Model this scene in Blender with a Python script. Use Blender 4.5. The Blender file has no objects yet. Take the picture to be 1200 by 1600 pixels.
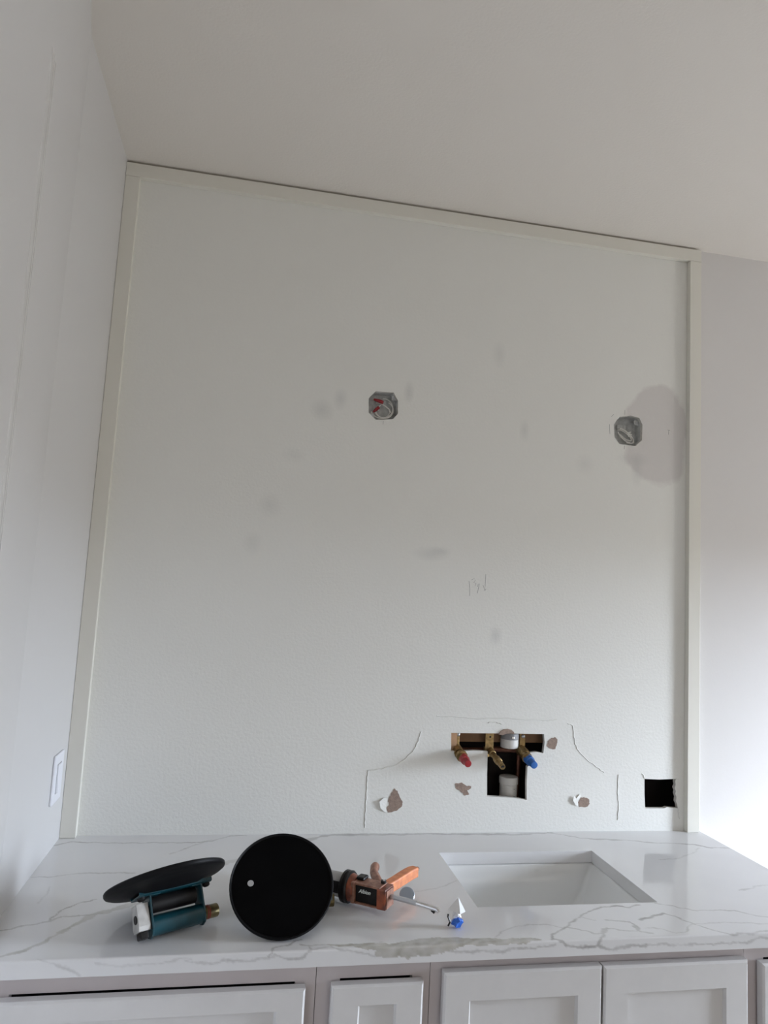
import bpy, bmesh, math
import numpy as np
from mathutils import Vector, Matrix
from mathutils.geometry import tessellate_polygon

# ------------------------------------------------------------------ camera, light, exposure
S = bpy.context.scene
COL = S.collection
S.view_settings.view_transform = 'Standard'
S.view_settings.look = 'None'
S.view_settings.gamma = 1.0
S.view_settings.use_curve_mapping = False
S.view_settings.exposure = 0.74
S.cycles.use_denoising = True
S.cycles.max_bounces = 10
S.cycles.diffuse_bounces = 7
S.cycles.caustics_reflective = False

cam_d = bpy.data.cameras.new('camera')
cam = bpy.data.objects.new('camera', cam_d)
COL.objects.link(cam)
cR = Vector((0.98106499, -0.18611273, 0.05360533))
cU = Vector((-0.07311052, -0.09957085, 0.99234092))
cF = Vector((0.17934975, 0.97747005, 0.11129227))
m = Matrix((cR, cU, -cF)).transposed().to_4x4()
m.translation = Vector((0.43175902, -2.0245033, 0.67348824))
cam.matrix_world = m
cam_d.sensor_fit = 'VERTICAL'
cam_d.sensor_height = 32.0
cam_d.lens = 32.0 * 1102.84 / 1600.0
cam_d.clip_start = 0.01
S.camera = cam

# daylight: pale sky above the horizon, dimmer ground below it
SKY = 56
wd = bpy.data.worlds.new('daylight')
S.world = wd
wd.use_nodes = True
nt = wd.node_tree
nt.nodes.clear()
wo = nt.nodes.new('ShaderNodeOutputWorld')
bg = nt.nodes.new('ShaderNodeBackground')
tc = nt.nodes.new('ShaderNodeTexCoord')
sp = nt.nodes.new('ShaderNodeSeparateXYZ')
cr = nt.nodes.new('ShaderNodeValToRGB')
mr = nt.nodes.new('ShaderNodeMapRange')
mr.inputs['From Min'].default_value = -1
mr.inputs['From Max'].default_value = 1
nt.links.new(tc.outputs['Generated'], sp.inputs[0])
nt.links.new(sp.outputs['Z'], mr.inputs['Value'])
nt.links.new(mr.outputs[0], cr.inputs[0])
nt.links.new(cr.outputs[0], bg.inputs['Color'])
nt.links.new(bg.outputs[0], wo.inputs[0])
cr.color_ramp.elements[0].position = 0.49
cr.color_ramp.elements[0].color = (0.12, 0.118, 0.112, 1)
cr.color_ramp.elements[1].position = 0.51
cr.color_ramp.elements[1].color = (0.78, 0.88, 1.03, 1)
bg.inputs['Strength'].default_value = SKY

WIN = dict(y0=-1.32, y1=-0.60, z0=-0.60, z1=0.92)     # opening in the right wall
RX = 4.0
CEIL = 1.858
FLOOR = -0.87
FRONT = -4.2


def area(name, loc, rot, sx, sy, energy, color=(1, 1, 1), portal=False):
    d = bpy.data.lights.new(name, 'AREA')
    d.shape = 'RECTANGLE'
    d.size = sx
    d.size_y = sy
    d.energy = energy
    d.color = color
    if portal:
        d.cycles.is_portal = True
    o = bpy.data.objects.new(name, d)
    COL.objects.link(o)
    o.location = loc
    o.rotation_euler = rot
    return o


area('window_portal', (RX + 0.11, (WIN['y0'] + WIN['y1']) / 2, (WIN['z0'] + WIN['z1']) / 2),
     (0, math.radians(90), 0), WIN['z1'] - WIN['z0'], WIN['y1'] - WIN['y0'], 1, portal=True)
# added fill light with no known source, shining in through the front wall's opening
area('room_fill', (1.9, FRONT - 0.30, 0.25), (math.radians(90), 0, 0), 2.6, 1.9, 11, (1.0, 0.94, 0.88))


# ------------------------------------------------------------------ materials
def mat(name, color, rough=0.5, metal=0.0, noise=0.0, nscale=20, bump=0.0, bscale=100, coat=0.0, coat_rough=0.1,
        spec=0.5, col2=None, trans=0.0):
    M = bpy.data.materials.new(name)
    M.use_nodes = True
    t = M.node_tree
    b = t.nodes['Principled BSDF']
    b.inputs['Base Color'].default_value = (*color, 1)
    b.inputs['Roughness'].default_value = rough
    b.inputs['Metallic'].default_value = metal
    b.inputs['Specular IOR Level'].default_value = spec
    b.inputs['Coat Weight'].default_value = coat
    b.inputs['Coat Roughness'].default_value = coat_rough
    b.inputs['Transmission Weight'].default_value = trans
    tcn = t.nodes.new('ShaderNodeTexCoord')
    if noise > 0:
        n = t.nodes.new('ShaderNodeTexNoise')
        n.inputs['Scale'].default_value = nscale
        n.inputs['Detail'].default_value = 5
        t.links.new(tcn.outputs['Object'], n.inputs['Vector'])
        r = t.nodes.new('ShaderNodeValToRGB')
        c2 = col2 or tuple(c * (1 - noise) for c in color)
        r.color_ramp.elements[0].position = 0.35
        r.color_ramp.elements[1].position = 0.65
        r.color_ramp.elements[0].color = (*c2, 1)
        r.color_ramp.elements[1].color = (*color, 1)
        t.links.new(n.outputs['Fac'], r.inputs[0])
        t.links.new(r.outputs[0], b.inputs['Base Color'])
    if bump > 0:
        n = t.nodes.new('ShaderNodeTexNoise')
        n.inputs['Scale'].default_value = bscale
        n.inputs['Detail'].default_value = 3
        t.links.new(tcn.outputs['Object'], n.inputs['Vector'])
        bp = t.nodes.new('ShaderNodeBump')
        bp.inputs['Strength'].default_value = bump
        bp.inputs['Distance'].default_value = 0.002
        t.links.new(n.outputs['Fac'], bp.inputs['Height'])
        t.links.new(bp.outputs[0], b.inputs['Normal'])
    return M


M = {}
M['ceiling'] = mat('ceiling_paint', (0.715, 0.68, 0.635), 0.9, bump=0.25, bscale=160)
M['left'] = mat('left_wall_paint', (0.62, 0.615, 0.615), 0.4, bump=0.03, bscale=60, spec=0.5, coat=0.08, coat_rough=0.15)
M['bead'] = mat('glossy_trim_paint', (0.60, 0.595, 0.595), 0.25, coat=.4, coat_rough=.12)
M['room'] = mat('room_paint', (0.50, 0.48, 0.45), 0.8)
M['floor'] = mat('floor_tile', (0.30, 0.275, 0.245), 0.5, noise=0.2, nscale=4)
M['trim'] = mat('trim_paint', (0.71, 0.695, 0.635), 0.45)
M['quartz'] = None
M['door'] = mat('door_paint', (0.66, 0.65, 0.645), 0.38, bump=0.06, bscale=30, noise=0.03, nscale=30)
M['frame'] = mat('cabinet_frame_paint', (0.56, 0.51, 0.51), 0.5, noise=0.06, nscale=8)
M['black'] = mat('gap_shade_black', (0.012, 0.011, 0.012), 0.9)  # near-black standing in for shade inside openings and holes
M['ceramic'] = mat('sink_ceramic', (0.80, 0.81, 0.81), 0.12, coat=0.5)
M['rubber'] = mat('black_rubber', (0.007, 0.007, 0.008), 0.5, noise=0.3, nscale=12, spec=0.12)
M['rubber_face'] = mat('black_rubber_face', (0.003, 0.003, 0.0035), 0.5, noise=0.4, nscale=14, spec=0.04)
M['teal'] = mat('teal_paint', (0.003, 0.050, 0.068), 0.32, noise=0.35, nscale=40, coat=0.3)
M['chrome'] = mat('chrome', (0.75, 0.75, 0.77), 0.15, metal=1)
M['alu'] = mat('brushed_aluminium', (0.66, 0.65, 0.63), 0.45, metal=0.5, noise=0.2, nscale=60)
M['brass'] = mat('brass', (0.42, 0.29, 0.13), 0.4, metal=0.8, noise=0.45, nscale=90)
M['brassy'] = mat('stained_brass_tube', (0.17, 0.13, 0.05), 0.35, metal=0.5, noise=0.5, nscale=80)
M['redline'] = mat('red_band', (0.30, 0.015, 0.02), 0.4)
M['copper'] = mat('copper_pipe', (0.14, 0.06, 0.04), 0.4, metal=0.8, noise=0.4, nscale=60)
M['red'] = mat('red_plastic', (0.30, 0.016, 0.022), 0.35)
M['blue'] = mat('blue_plastic', (0.03, 0.13, 0.42), 0.35)
M['pvc'] = mat('pvc_white', (0.70, 0.69, 0.66), 0.4, noise=0.1, nscale=50)
M['pvcgrey'] = mat('pvc_grey', (0.27, 0.27, 0.28), 0.5)
M['paper'] = mat('torn_paper', (0.33, 0.245, 0.20), 0.9, noise=0.25, nscale=120, bump=0.4, bscale=300)
M['gypsum'] = mat('gypsum_core', (0.70, 0.68, 0.64), 0.95, noise=0.15, nscale=120, bump=0.5, bscale=300)
M['wood'] = mat('stud_wood', (0.50, 0.30, 0.17), 0.75, noise=0.35, nscale=14)
M['shadewood'] = mat('cavity_shade_paint', (0.016, 0.011, 0.010), 0.9, noise=0.3, nscale=10)  # sheathing coloured near-black to stand in for shade inside the wall
M['galv'] = mat('galvanised_steel', (0.60, 0.61, 0.60), 0.5, metal=0.0, noise=0.3, nscale=70)
M['wire'] = mat('white_wire', (0.86, 0.85, 0.82), 0.5)
M['score'] = mat('scored_line_grey', (0.33, 0.33, 0.33), 0.8)
M['pencil'] = mat('pencil_graphite', (0.20, 0.20, 0.20), 0.7)
M['orange'] = mat('orange_enamel', (0.33, 0.075, 0.025), 0.4, noise=0.6, nscale=55, coat=0.3, col2=(0.12, 0.03, 0.015))
M['orange2'] = mat('worn_orange_enamel', (0.80, 0.30, 0.12), 0.5, noise=0.35, nscale=60, col2=(0.62, 0.20, 0.09))
M['brown'] = mat('dirty_orange_enamel', (0.37, 0.19, 0.13), 0.5, noise=0.5, nscale=90, col2=(0.20, 0.085, 0.055))
M['gunblack'] = mat('gun_black', (0.012, 0.011, 0.011), 0.4, noise=0.3, nscale=40, spec=.3)
M['steel'] = mat('rod_steel', (0.50, 0.51, 0.53), 0.3, metal=0.9)
M['bluesteel'] = mat('release_plate_steel', (0.36, 0.41, 0.48), 0.35, metal=0.4)
M['label'] = mat('tube_label', (0.42, 0.42, 0.42), 0.5)
M['letter'] = mat('white_lettering', (0.70, 0.75, 0.72), 0.5)
M['foil'] = mat('crumpled_white_plastic', (0.80, 0.81, 0.83), 0.25, metal=0.15)
M['bluefoil'] = mat('blue_plastic_scrap', (0.03, 0.15, 0.62), 0.3)
M['switch'] = mat('switch_plastic', (0.76, 0.77, 0.82), 0.35)
M['glass'] = mat('window_glass', (1, 1, 1), 0.0, trans=1.0)
M['vinyl'] = mat('window_vinyl', (0.8, 0.8, 0.8), 0.4)
M['dark'] = mat('vent_dark', (0.02, 0.02, 0.02), 0.8)


def wall_material():
    """painted drywall with its stains: a filler patch by the right box, smudges, a warmer paint beyond the trim"""
    W = bpy.data.materials.new('back_wall_paint')
    W.use_nodes = True
    t = W.node_tree
    b = t.nodes['Principled BSDF']
    b.inputs['Roughness'].default_value = 0.62
    g = t.nodes.new('ShaderNodeTexCoord')
    s = t.nodes.new('ShaderNodeSeparateXYZ')
    t.links.new(g.outputs['Object'], s.inputs[0])
    nz = t.nodes.new('ShaderNodeTexNoise')
    nz.inputs['Scale'].default_value = 9
    nz.inputs['Detail'].default_value = 6
    t.links.new(g.outputs['Object'], nz.inputs['Vector'])

    def M2(op, a, b_=None, c=None):
        n = t.nodes.new('ShaderNodeMath')
        n.operation = op
        for i, v in enumerate((a, b_, c)):
            if v is None:
                continue
            if isinstance(v, (int, float)):
                n.inputs[i].default_value = v
            else:
                t.links.new(v, n.inputs[i])
        return n.outputs[0]
    X, Z = s.outputs['X'], s.outputs['Z']
    nv = M2('MULTIPLY', M2('SUBTRACT', nz.outputs['Fac'], 0.5), 0.9)

    def blob(cx, cz, rx, rz, soft):
        dx = M2('DIVIDE', M2('SUBTRACT', X, cx), rx)
        dz = M2('DIVIDE', M2('SUBTRACT', Z, cz), rz)
        d = M2('SQRT', M2('ADD', M2('MULTIPLY', dx, dx), M2('MULTIPLY', dz, dz)))
        d = M2('ADD', d, nv)
        r = t.nodes.new('ShaderNodeMapRange')
        r.inputs['From Min'].default_value = 1 - soft
        r.inputs['From Max'].default_value = 1 + soft * .3
        r.inputs['To Min'].default_value = 1
        r.inputs['To Max'].default_value = 0
        t.links.new(d, r.inputs['Value'])
        return r.outputs[0]
    base = t.nodes.new('ShaderNodeMix')
    base.data_type = 'RGBA'
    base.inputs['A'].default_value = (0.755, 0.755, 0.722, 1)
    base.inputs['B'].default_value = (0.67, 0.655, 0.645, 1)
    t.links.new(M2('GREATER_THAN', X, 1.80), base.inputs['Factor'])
    cur = base.outputs['Result']

    def over(fac, col, k):
        nonlocal cur
        mx = t.nodes.new('ShaderNodeMix')
        mx.data_type = 'RGBA'
        t.links.new(cur, mx.inputs['A'])
        mx.inputs['B'].default_value = (*col, 1)
        t.links.new(M2('MULTIPLY', fac, k), mx.inputs['Factor'])
        cur = mx.outputs['Result']
    patch = M2('MAXIMUM', blob(1.675, 1.255, 0.115, 0.125, .10), blob(1.675, 1.15, 0.105, 0.10, .12))
    inside = M2('LESS_THAN', X, 1.79)
    over(M2('MULTIPLY', patch, inside), (0.615, 0.590, 0.575), 0.85)
    for (cx, cz, rx, rz, k) in [(0.60, 1.19, .03, .03, .35), (0.655, 1.23, .02, .03, .35), (0.86, 1.27, .014, .03, .4),
                                (1.23, 1.19, .015, .03, .3), (1.14, 1.42, .02, .04, .22), (0.47, .90, .03, .03, .22),
                                (0.43, .79, .025, .03, .22), (0.95, .79, .05, .02, .3), (1.16, .56, .018, .025, .4),
                                (1.43, 1.10, .03, .03, .2), (1.61, 1.10, .02, .05, .35), (0.98, .80, .03, .012, .3),
                                (0.53, 1.05, .03, .02, .15), (1.60, 1.13, .05, .02, .25)]:
        over(blob(cx, cz, rx, rz, .9), (0.47, 0.48, 0.47), k)
    t.links.new(cur, b.inputs['Base Color'])
    n2 = t.nodes.new('ShaderNodeTexNoise')
    n2.inputs['Scale'].default_value = 130
    n2.inputs['Detail'].default_value = 3
    t.links.new(g.outputs['Object'], n2.inputs['Vector'])
    bp = t.nodes.new('ShaderNodeBump')
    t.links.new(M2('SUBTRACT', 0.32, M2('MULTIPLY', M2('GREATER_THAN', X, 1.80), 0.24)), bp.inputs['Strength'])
    bp.inputs['Distance'].default_value = 0.0025
    t.links.new(n2.outputs['Fac'], bp.inputs['Height'])
    t.links.new(bp.outputs[0], b.inputs['Normal'])
    return W


M['wall'] = wall_material()


def quartz_material():
    Q = bpy.data.materials.new('veined_white_quartz')
    Q.use_nodes = True
    t = Q.node_tree
    b = t.nodes['Principled BSDF']
    a = t.nodes.new('ShaderNodeAttribute')
    a.attribute_name = 'vein'
    sx = t.nodes.new('ShaderNodeSeparateColor')
    t.links.new(a.outputs['Color'], sx.inputs[0])
    g = t.nodes.new('ShaderNodeTexCoord')
    n = t.nodes.new('ShaderNodeTexNoise')
    n.inputs['Scale'].default_value = 3.0
    n.inputs['Detail'].default_value = 6
    t.links.new(g.outputs['Object'], n.inputs['Vector'])
    r = t.nodes.new('ShaderNodeValToRGB')
    r.color_ramp.elements[0].position = 0.3
    r.color_ramp.elements[0].color = (0.68, 0.68, 0.69, 1)
    r.color_ramp.elements[1].position = 0.6
    r.color_ramp.elements[1].color = (0.73, 0.73, 0.737, 1)
    t.links.new(n.outputs['Fac'], r.inputs[0])
    m1 = t.nodes.new('ShaderNodeMix')
    m1.data_type = 'RGBA'
    t.links.new(r.outputs[0], m1.inputs['A'])
    m1.inputs['B'].default_value = (0.34, 0.33, 0.325, 1)
    t.links.new(sx.outputs[0], m1.inputs['Factor'])
    n2 = t.nodes.new('ShaderNodeTexNoise')
    n2.inputs['Scale'].default_value = 40
    n2.inputs['Detail'].default_value = 4
    t.links.new(g.outputs['Object'], n2.inputs['Vector'])
    r2 = t.nodes.new('ShaderNodeValToRGB')
    r2.color_ramp.elements[0].position = 0.35
    r2.color_ramp.elements[0].color = (0.36, 0.345, 0.30, 1)
    r2.color_ramp.elements[1].position = 0.6
    r2.color_ramp.elements[1].color = (0.47, 0.455, 0.415, 1)
    t.links.new(n2.outputs['Fac'], r2.inputs[0])
    m2 = t.nodes.new('ShaderNodeMix')
    m2.data_type = 'RGBA'
    t.links.new(m1.outputs['Result'], m2.inputs['A'])
    t.links.new(r2.outputs[0], m2.inputs['B'])
    t.links.new(sx.outputs[1], m2.inputs['Factor'])
    t.links.new(m2.outputs['Result'], b.inputs['Base Color'])
    b.inputs['Roughness'].default_value = 0.095
    return Q


M['quartz'] = quartz_material()


# ------------------------------------------------------------------ mesh helpers
class MB:
    def __init__(self):
        self.v = []
        self.f = []

    def add(self, vs, fs, mtx=None):
        n = len(self.v)
        self.v += [tuple((mtx @ Vector(p)) if mtx else p) for p in vs]
        self.f += [tuple(i + n for i in q) for q in fs]
        return self

    def box(self, x0, x1, y0, y1, z0, z1, mtx=None):
        vs = [(x, y, z) for x in (x0, x1) for y in (y0, y1) for z in (z0, z1)]
        fs = [(0, 1, 3, 2), (4, 6, 7, 5), (0, 4, 5, 1), (2, 3, 7, 6), (0, 2, 6, 4), (1, 5, 7, 3)]
        return self.add(vs, fs, mtx)

    def tube(self, pts, r, n=12, caps=True):
        pts = [Vector(p) for p in pts]
        rs = r if isinstance(r, (list, tuple)) else [r] * len(pts)
        vs, fs = [], []
        up = None
        for i, p in enumerate(pts):
            d = (pts[min(i + 1, len(pts) - 1)] - pts[max(i - 1, 0)]).normalized()
            if up is None:
                up = Vector((0, 0, 1)) if abs(d.z) < .9 else Vector((1, 0, 0))
            a = d.cross(up).normalized()
            b = a.cross(d).normalized()
            up = b
            for k in range(n):
                w = 2 * math.pi * k / n
                vs.append(p + (a * math.cos(w) + b * math.sin(w)) * rs[i])
        for i in range(len(pts) - 1):
            for k in range(n):
                fs.append((i * n + k, i * n + (k + 1) % n, (i + 1) * n + (k + 1) % n, (i + 1) * n + k))
        if caps:
            fs.append(tuple(range(n - 1, -1, -1)))
            fs.append(tuple((len(pts) - 1) * n + k for k in range(n)))
        return self.add([tuple(v) for v in vs], fs)

    def lathe(self, prof, n=32, mtx=None, axis='z'):
        """prof: (radius, height) pairs"""
        vs, fs = [], []
        for (r, h) in prof:
            for k in range(n):
                w = 2 * math.pi * k / n
                p = (r * math.cos(w), r * math.sin(w), h)
                if axis == 'x':
                    p = (p[2], p[0], p[1])
                if axis == 'y':
                    p = (p[1], p[2], p[0])
                vs.append(p)
        for i in range(len(prof) - 1):
            for k in range(n):
                fs.append((i * n + k, i * n + (k + 1) % n, (i + 1) * n + (k + 1) % n, (i + 1) * n + k))
        if prof[0][0] > 1e-6:
            fs.append(tuple(range(n - 1, -1, -1)))
        if prof[-1][0] > 1e-6:
            fs.append(tuple((len(prof) - 1) * n + k for k in range(n)))
        return self.add(vs, fs, mtx)

    def prism(self, poly, h0, h1, plane='xy', mtx=None):
        def P(a, b, h):
            return {'xy': (a, b, h), 'xz': (a, h, b), 'yz': (h, a, b)}[plane]
        n = len(poly)
        vs = [P(a, b, h0) for a, b in poly] + [P(a, b, h1) for a, b in poly]
        tri = tessellate_polygon([[Vector((a, b, 0)) for a, b in poly]])
        fs = [tuple(q) for q in tri] + [tuple(i + n for i in reversed(q)) for q in tri]
        fs += [(i, (i + 1) % n, (i + 1) % n + n, i + n) for i in range(n)]
        return self.add(vs, fs, mtx)

    def build(self, name, m_, parent=None, smooth=None, bevel=0.0, kind=None, seg=2):
        me = bpy.data.meshes.new(name)
        me.from_pydata(self.v, [], self.f)
        bm = bmesh.new()
        bm.from_mesh(me)
        bmesh.ops.remove_doubles(bm, verts=bm.verts, dist=1e-6)
        bmesh.ops.recalc_face_normals(bm, faces=bm.faces)
        bm.to_mesh(me)
        bm.free()
        me.materials.append(m_)
        if smooth is not None:
            me.shade_smooth()
            me.set_sharp_from_angle(angle=math.radians(smooth))
        o = bpy.data.objects.new(name, me)
        COL.objects.link(o)
        if bevel > 0:
            bv = o.modifiers.new('bevel', 'BEVEL')
            bv.width = bevel
            bv.segments = seg
            bv.limit_method = 'ANGLE'
        if parent:
            o.parent = parent
        if kind:
            o['kind'] = kind
        return o


def thing(name, label, cat, loc=(0, 0, 0), group=None):
    o = bpy.data.objects.new(name, None)
    o.empty_display_size = 0.05
    COL.objects.link(o)
    o.location = loc
    o['label'] = label
    o['category'] = cat
    if group:
        o['group'] = group
    return o


# ------------------------------------------------------------------ the room
HOLE_T = [(1.0358, 0.2771), (1.10, 0.2768), (1.20, 0.2778), (1.3214, 0.2781), (1.3241, 0.2541), (1.321, 0.2228), (1.2988, 0.2262),
          (1.2789, 0.2241), (1.2950, 0.1987), (1.2722, 0.1839), (1.2716, 0.1402), (1.2733, 0.0896), (1.25, 0.0935), (1.208, 0.0968),
          (1.1513, 0.1003), (1.1489, 0.1613), (1.1483, 0.2262), (1.1055, 0.2275), (1.0381, 0.2249)]
HOLE_O = [(1.649, 0.1512), (1.698, 0.1496), (1.7538, 0.1518), (1.7517, 0.1423), (1.7539, 0.1348), (1.7497, 0.1253), (1.7541, 0.1159),
          (1.752, 0.1084), (1.7564, 0.0971), (1.7544, 0.0858), (1.7587, 0.0783), (1.761, 0.0651), (1.7374, 0.0671), (1.7245, 0.069),
          (1.716, 0.0652), (1.6819, 0.0653), (1.6523, 0.0654), (1.6496, 0.1082)]
HOLE_1 = [(0.7583, 1.2639), (0.8128, 1.2658), (0.8277, 1.2418), (0.8298, 1.2027), (0.8152, 1.1837), (0.7632, 1.1766), (0.7409, 1.1958), (0.7383, 1.2403)]
HOLE_2 = [(1.547, 1.2644), (1.5845, 1.2723), (1.6158, 1.2671), (1.6273, 1.2452), (1.6258, 1.195), (1.6038, 1.1743), (1.5486, 1.1754), (1.5306, 1.1964), (1.5276, 1.2376)]


def pierced_wall(name, outer, holes, y0, y1, m_face, m_edge):
    loops = [outer] + holes
    flat = [p for lp in loops for p in lp]
    tri = tessellate_polygon([[Vector((a, b, 0)) for a, b in lp] for lp in loops])
    n = len(flat)
    vs = [(a, y0, b) for a, b in flat] + [(a, y1, b) for a, b in flat]
    fs = [tuple(q) for q in tri] + [tuple(i + n for i in q) for q in tri]
    nface = len(fs)
    k = 0
    for lp in loops:
        L = len(lp)
        fs += [(k + i, k + (i + 1) % L, k + (i + 1) % L + n, k + i + n) for i in range(L)]
        k += L
    me = bpy.data.meshes.new(name)
    me.from_pydata(vs, [], fs)
    me.materials.append(m_face)
    me.materials.append(m_edge)
    for i, p in enumerate(me.polygons):
        if i >= nface:
            p.material_index = 1
    me.update()
    o = bpy.data.objects.new(name, me)
    COL.objects.link(o)
    return o


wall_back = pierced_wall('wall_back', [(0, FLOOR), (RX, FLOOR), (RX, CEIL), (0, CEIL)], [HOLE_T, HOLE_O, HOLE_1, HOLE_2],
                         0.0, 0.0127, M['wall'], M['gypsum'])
wall_back['kind'] = 'structure'
# framing behind the drywall
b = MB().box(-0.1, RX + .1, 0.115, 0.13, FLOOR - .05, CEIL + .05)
b.build('wall_cavity_sheathing', M['shadewood'], wall_back)
b = MB()
b.box(0.94, 1.058, 0.0137, 0.10, -0.3, CEIL)
b.build('stud', M['wood'], wall_back)
for (x0, x1) in ((1.385, 1.423), (1.87, 1.91), (0.70, 0.735), (1.488, 1.526)):
    b = MB().box(x0, x1, 0.0137, 0.115, FLOOR, CEIL)
    b.build('stud', M['wood'], wall_back)
b = MB().box(1.0585, 1.384, 0.062, 0.10, 0.240, 0.34)
b.build('blocking', M['wood'], wall_back)

# torn paint ridges, torn paper patches and pencilled marks on the wall
RID = [[(0.7969, 0.015), (0.7969, 0.0517), (0.7973, 0.1069), (0.7967, 0.1504), (0.7991, 0.1713)],
       [(0.8011, 0.1696), (0.8357, 0.1751), (0.8759, 0.1842), (0.9011, 0.2003), (0.9279, 0.2272), (0.9397, 0.254), (0.946, 0.2791)],
       [(0.9915, 0.3231), (1.0627, 0.3228), (1.1056, 0.3182), (1.1801, 0.3216), (1.31, 0.3186), (1.3364, 0.3173), (1.3607, 0.3215)],
       [(1.3957, 0.311), (1.4123, 0.3057), (1.4197, 0.2555), (1.4305, 0.2333), (1.4599, 0.2058), (1.4976, 0.182), (1.5166, 0.1691)],
       [(1.5625, 0.1638), (1.5614, 0.1081), (1.5662, 0.0711), (1.5628, 0.0324)],
       [(1.1471, 0.3081), (1.1706, 0.3104), (1.1886, 0.3052)], [(1.649, .1512), (1.6455, .163), (1.640, .167)],
       [(1.762, .066), (1.765, .045), (1.768, .035)], [(1.755, .152), (1.763, .153)]]


def wobble(pts, n, amp, seed):
    out = []
    P = [Vector(p) for p in pts]
    for i in range(len(P) - 1):
        for k in range(n):
            q = P[i].lerp(P[i + 1], k / n)
            j = (i * n + k)
            out.append((q.x + amp * math.sin(j * 2.3 + seed * 1.7), q.y + amp * math.sin(j * 1.9 + seed)))
    out.append(tuple(P[-1]))
    return out


for i, r_ in enumerate(RID):
    w = wobble(r_, 5, 0.0012, i)
    rr = [0.0009 + 0.0007 * abs(math.sin(k * 1.3 + i)) for k in range(len(w))]
    MB().tube([(x, -0.0002, z) for x, z in w], rr, 6).build('paint_ridge', M['wall'], wall_back, smooth=60)
    MB().tube([(x - 0.0012, 0.0003, z - .0003) for x, z in w], [0.5 * q for q in rr], 5).build('scored_line', M['score'], wall_back)
PATCH = [[(0.8755, 0.121), (0.8852, 0.1141), (0.8935, 0.0966), (0.9015, 0.0844), (0.9003, 0.0722), (0.8843, 0.06), (0.8606, 0.0549), (0.8544, 0.0688), (0.8632, 0.0757), (0.8588, 0.0896), (0.867, 0.107)],
         [(1.0535, 0.1357), (1.0745, 0.1376), (1.0883, 0.1287), (1.1018, 0.1288), (1.1021, 0.1217), (1.0908, 0.1163), (1.097, 0.1056), (1.0837, 0.102), (1.0698, 0.1145), (1.0561, 0.1215)],
         [(1.346, 0.2674), (1.3581, 0.2694), (1.3644, 0.2621), (1.3627, 0.2491), (1.357, 0.2343), (1.3428, 0.2359), (1.3305, 0.2431), (1.3341, 0.258)],
         [(1.4441, 0.0969), (1.4563, 0.0969), (1.4687, 0.0932), (1.4711, 0.0786), (1.4631, 0.0694), (1.4386, 0.0695), (1.4342, 0.0823)]]
for i, p in enumerate(PATCH):
    w = wobble(p + [p[0]], 4, 0.0009, i)[:-1]
    MB().prism(w, -0.0008, 0.002, 'xz').build('torn_paper_patch', M['paper'], wall_back)
FLAP = [[(0.8332, 0.0862), (0.8379, 0.0688), (0.8494, 0.0584), (0.8569, 0.0566), (0.854, 0.0757), (0.8586, 0.0931), (0.8473, 0.0966)],
        [(1.4195, 0.1024), (1.4157, 0.0896), (1.4242, 0.0768), (1.4345, 0.0731), (1.432, 0.0896), (1.444, 0.1006), (1.4377, 0.1061), (1.4278, 0.0951)]]
for p in FLAP:
    cx = max(x for x, z in p)
    n = len(p)
    vs = [(x, -0.001 - (cx - x) * 0.16, z) for x, z in p] + [(x, -0.0002 - (cx - x) * 0.16 + .0006, z) for x, z in p]
    tri = tessellate_polygon([[Vector((a, b_, 0)) for a, b_ in p]])
    fs = [tuple(q) for q in tri] + [tuple(k + n for k in reversed(q)) for q in tri] + [(k, (k + 1) % n, (k + 1) % n + n, k + n) for k in range(n)]
    MB().add(vs, fs).build('paper_flap', M['wall'], wall_back)
MARK = [[(1.0714, 0.7167), (1.0743, 0.6941), (1.0752, 0.6733)],
        [(1.0792, 0.7209), (1.0869, 0.7251), (1.0911, 0.7197), (1.0854, 0.7136), (1.0935, 0.7103), (1.0899, 0.7025)],
        [(1.1000, 0.7098), (1.0985, 0.7010), (1.1020, 0.7010), (1.1035, 0.7108), (1.0986, 0.6821)],
        [(1.1223, 0.7405), (1.1216, 0.7061), (1.1212, 0.6909), (1.1150, 0.7078)], [(1.1212, 0.6909), (1.1246, .6965)],
        [(1.565, 1.288), (1.565, 1.272)], [(1.565, 1.172), (1.565, 1.160)], [(1.527, 1.270), (1.519, 1.262)], [(1.513, 1.236), (1.515, 1.205)],
        [(1.715, 1.237), (1.724, 1.237)], [(1.7195, 1.237), (1.7185, 1.222)], [(0.786, 1.176), (0.786, 1.165)]]
for p in MARK:
    MB().tube([(x, 0.0001, z) for x, z in p], 0.00055, 5).build('pencil_mark', M['pencil'], wall_back)

# left wall: square to the back wall up to y = -0.484, then it bends 11.7 degrees into the room, ending at the open doorway
BY = -0.484
EY = -1.50
ex = (BY - EY) * math.tan(math.radians(11.7))
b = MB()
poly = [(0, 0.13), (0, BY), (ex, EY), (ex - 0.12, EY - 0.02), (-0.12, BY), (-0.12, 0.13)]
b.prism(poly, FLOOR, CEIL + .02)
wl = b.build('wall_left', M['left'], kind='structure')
MB().prism([(-0.9, EY - .12), (-0.9, EY), (ex - 0.06, EY), (ex - .06, EY - .12)], FLOOR, CEIL + .02).build('wall_left_return', M['room'], kind='structure')
MB().box(-1.0, -0.9, FRONT, EY, FLOOR, CEIL + .02).build('wall_left_hall', M['room'], kind='structure')
MB().box(-1.1, RX + .2, FRONT - .1, .13, CEIL, CEIL + .1).build('ceiling', M['ceiling'], kind='structure')
MB().box(-1.1, RX + .2, FRONT - .1, .13, FLOOR - .1, FLOOR).build('floor', M['floor'], kind='structure')
b = MB()
b.box(-1.1, 0.55, FRONT - .12, FRONT, FLOOR, CEIL)
b.box(3.25, RX + .2, FRONT - .12, FRONT, FLOOR, CEIL)
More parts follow.
